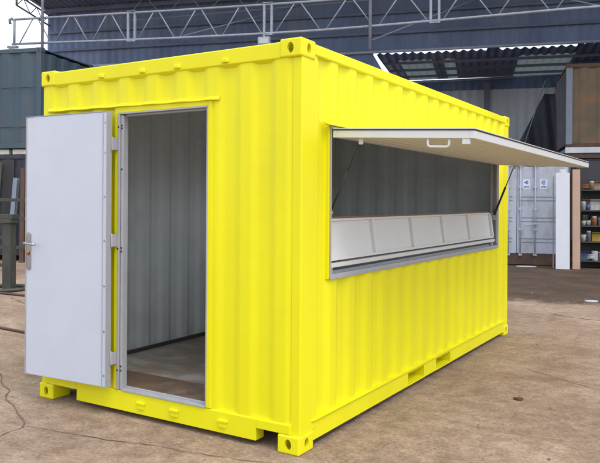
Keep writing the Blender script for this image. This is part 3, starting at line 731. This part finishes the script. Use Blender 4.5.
# ================================================================== GROUND
gm = bpy.data.materials.new('dusty_concrete'); gm.use_nodes = True; t_ = gm.node_tree; b_ = t_.nodes['Principled BSDF']
nd = t_.nodes.new; lk_ = t_.links.new
tc = nd('ShaderNodeTexCoord')
def noi(scale, det=8, rough=.6, vec=None, dist=0):
    n = nd('ShaderNodeTexNoise'); n.inputs['Scale'].default_value = scale; n.inputs['Detail'].default_value = det; n.inputs['Roughness'].default_value = rough; n.inputs['Distortion'].default_value = dist
    lk_(vec or tc.outputs['Object'], n.inputs['Vector']); return n.outputs['Fac']
def ramp(fac, stops):
    r = nd('ShaderNodeValToRGB'); e = r.color_ramp.elements
    while len(e) < len(stops): e.new(.5)
    for q, (p, c) in zip(e, stops): q.position = p; q.color = (*c, 1) if len(c) == 3 else c
    lk_(fac, r.inputs[0]); return r.outputs[0]
def mixc(f, a, b, mode='MIX'):
    x = nd('ShaderNodeMix'); x.data_type = 'RGBA'; x.blend_type = mode
    if isinstance(f, float): x.inputs[0].default_value = f
    else: lk_(f, x.inputs[0])
    for i, q in ((6, a), (7, b)):
        if isinstance(q, tuple): x.inputs[i].default_value = (*q, 1)
        else: lk_(q, x.inputs[i])
    return x.outputs[2]
g1 = lambda v: (v, v, v)
base = ramp(noi(.9, 10, .62), [(.32, (.225, .158, .112)), (.5, (.30, .220, .162)), (.68, (.375, .290, .220))])
fine = ramp(noi(38, 8, .8), [(.34, g1(.55)), (.5, g1(1.0)), (.66, g1(1.35))])
c = mixc(1.0, base, fine, 'MULTIPLY')
mott = ramp(noi(7, 9, .8), [(.36, g1(.66)), (.62, g1(1.16))]); c = mixc(1.0, c, mott, 'MULTIPLY')
pale = ramp(noi(2.6, 12, .8, dist=.3), [(.55, g1(0)), (.66, g1(.75))])
c = mixc(pale, c, (.33, .265, .195))
spots = ramp(noi(5.5, 10, .8), [(.60, g1(0)), (.66, g1(.8))])
c = mixc(spots, c, (.10, .066, .046))
vo = nd('ShaderNodeTexVoronoi'); vo.inputs['Scale'].default_value = 34; lk_(tc.outputs['Object'], vo.inputs['Vector'])
peb = ramp(vo.outputs['Distance'], [(.10, g1(1)), (.22, g1(0))]); pm = ramp(noi(9, 4, .6), [(.52, g1(0)), (.6, g1(.8))])
pc = nd('ShaderNodeMix'); pc.data_type = 'RGBA'; pc.blend_type = 'MULTIPLY'; pc.inputs[0].default_value = 1; lk_(peb, pc.inputs[6]); lk_(pm, pc.inputs[7])
c = mixc(pc.outputs[2], c, (.40, .34, .28))
# faint tyre tracks and long dark drips
wv_ = nd('ShaderNodeMapping'); wv_.inputs['Rotation'].default_value = (0, 0, .5); wv_.inputs['Scale'].default_value = (.28, 2.6, 1); lk_(tc.outputs['Object'], wv_.inputs[0])
trk = ramp(noi(1.3, 8, .75, vec=wv_.outputs[0]), [(.54, g1(0)), (.66, g1(.5))]); c = mixc(trk, c, (.15, .105, .075))
v2 = nd('ShaderNodeTexVoronoi'); v2.inputs['Scale'].default_value = 19; v2.inputs['Randomness'].default_value = 1; lk_(tc.outputs['Object'], v2.inputs['Vector'])
dk = ramp(v2.outputs['Distance'], [(.07, g1(1)), (.15, g1(0))]); dm = ramp(noi(3.1, 6, .7), [(.50, g1(0)), (.58, g1(.8))])
dc = nd('ShaderNodeMix'); dc.data_type = 'RGBA'; dc.blend_type = 'MULTIPLY'; dc.inputs[0].default_value = 1; lk_(dk, dc.inputs[6]); lk_(dm, dc.inputs[7])
c = mixc(dc.outputs[2], c, (.085, .058, .042))
red = ramp(noi(.5, 5, .6), [(.52, g1(0)), (.7, g1(.4))])
c = mixc(red, c, (.24, .15, .105))
# darker ground before and under the shed: mask by distance along the shed axis
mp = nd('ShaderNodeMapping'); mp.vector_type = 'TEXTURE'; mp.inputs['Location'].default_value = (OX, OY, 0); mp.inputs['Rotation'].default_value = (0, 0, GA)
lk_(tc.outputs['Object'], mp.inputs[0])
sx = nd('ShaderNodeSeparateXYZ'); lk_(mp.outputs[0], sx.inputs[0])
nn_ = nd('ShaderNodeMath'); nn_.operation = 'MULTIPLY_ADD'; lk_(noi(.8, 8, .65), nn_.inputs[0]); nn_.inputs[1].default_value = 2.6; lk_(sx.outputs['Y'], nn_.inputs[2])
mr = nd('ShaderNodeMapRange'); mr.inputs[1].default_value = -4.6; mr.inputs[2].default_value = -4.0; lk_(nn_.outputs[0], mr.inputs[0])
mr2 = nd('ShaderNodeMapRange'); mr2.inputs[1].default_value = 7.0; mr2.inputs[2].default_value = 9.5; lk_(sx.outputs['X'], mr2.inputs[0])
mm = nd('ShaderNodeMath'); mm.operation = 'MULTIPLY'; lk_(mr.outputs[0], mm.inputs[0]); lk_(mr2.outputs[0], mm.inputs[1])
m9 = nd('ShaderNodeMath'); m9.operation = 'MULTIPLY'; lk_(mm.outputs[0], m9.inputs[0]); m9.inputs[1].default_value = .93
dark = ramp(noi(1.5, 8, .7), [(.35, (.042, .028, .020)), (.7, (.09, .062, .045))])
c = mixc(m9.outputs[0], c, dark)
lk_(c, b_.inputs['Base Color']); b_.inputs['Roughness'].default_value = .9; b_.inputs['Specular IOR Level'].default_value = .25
bp = nd('ShaderNodeBump'); bp.inputs['Strength'].default_value = .75; bp.inputs['Distance'].default_value = .02
ad = nd('ShaderNodeMath'); ad.operation = 'MULTIPLY_ADD'; lk_(noi(40, 5, .7), ad.inputs[0]); ad.inputs[1].default_value = .35; lk_(noi(3, 8, .6), ad.inputs[2])
lk_(ad.outputs[0], bp.inputs['Height']); lk_(bp.outputs[0], b_.inputs['Normal'])
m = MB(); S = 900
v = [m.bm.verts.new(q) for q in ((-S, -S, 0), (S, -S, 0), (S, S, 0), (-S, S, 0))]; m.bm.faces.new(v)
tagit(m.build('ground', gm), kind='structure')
# slab joints and cracks: thin dark earth-filled lines just above the concrete
JM = mat('earth_filled_joint', (.13, .09, .065), .95, var=.3, vscale=12)
def crack(pts, wd, seed):
    random.seed(seed); P = []
    for (x0, y0), (x1, y1) in zip(pts, pts[1:]):
        n = max(2, int(math.hypot(x1 - x0, y1 - y0) / .05))
        for k in range(n): P.append((x0 + (x1 - x0) * k / n, y0 + (y1 - y0) * k / n))
    P.append(pts[-1]); m = MB(); prev = None
    for i, (x, y) in enumerate(P):
        a = P[max(i - 1, 0)]; b = P[min(i + 1, len(P) - 1)]; d = Vector((b[0] - a[0], b[1] - a[1])).normalized(); nrm = Vector((-d.y, d.x))
        off = noise.noise(Vector((x * 3, y * 3, seed))) * .05 + noise.noise(Vector((x * 14, y * 14, seed))) * .015
        ww = wd * (.35 + .9 * abs(noise.noise(Vector((x * 6, y * 6, seed + 5)))) * 2)
        c = Vector((x, y)) + nrm * off
        q = [m.bm.verts.new((*(c + nrm * ww / 2), .004)), m.bm.verts.new((*(c - nrm * ww / 2), .004))]
        if prev: m.bm.faces.new((prev[0], prev[1], q[1], q[0]))
        prev = q
    tagit(m.build('slab_joint', JM), kind='structure')
crack([(-5.2, 1.05), (-3.31, .26), (-1.9, -.54)], .016, 1)
crack([(-1.9, -.54), (-1.137, -.385), (.35, -.12), (1.4, .1)], .008, 2)
crack([(-2.6, -1.25), (-1.86, -.757), (-1.9, -.54)], .011, 3)
crack([(-7.5, 3.4), (-4.6, 2.3), (-2.6, 1.8)], .02, 4)
crack([(.6, 3.1), (1.6, 2.5), (3.0, 2.2)], .010, 5)
crack([(.1, 6.6), (1.4, 6.2), (3.0, 5.6)], .016, 6)
# crumbs of grit
random.seed(21); m = MB()
for k in range(2600):
    x = random.uniform(-6, 3); y = random.uniform(-1.6, 9)
    if -W - .02 < x < .02 and -.02 < y < L: continue
    r = random.uniform(.003, .010) * (1.0 if random.random() < .93 else 2.2); a = random.uniform(0, 3)
    p = [Vector((x + r * math.cos(a + q * 2.09) * random.uniform(.7, 1.3), y + r * math.sin(a + q * 2.09), .001)) for q in range(3)]
    vs = [m.bm.verts.new(q) for q in p] + [m.bm.verts.new((x, y, r * .8))]
    for q in ((0, 1, 3), (1, 2, 3), (2, 0, 3), (2, 1, 0)): m.bm.faces.new([vs[i] for i in q])
tagit(m.build('grit', mat('grit', (.24, .18, .13), .9, var=.5, vscale=3)), 'loose grit scattered over the yard concrete', 'grit', kind='stuff')
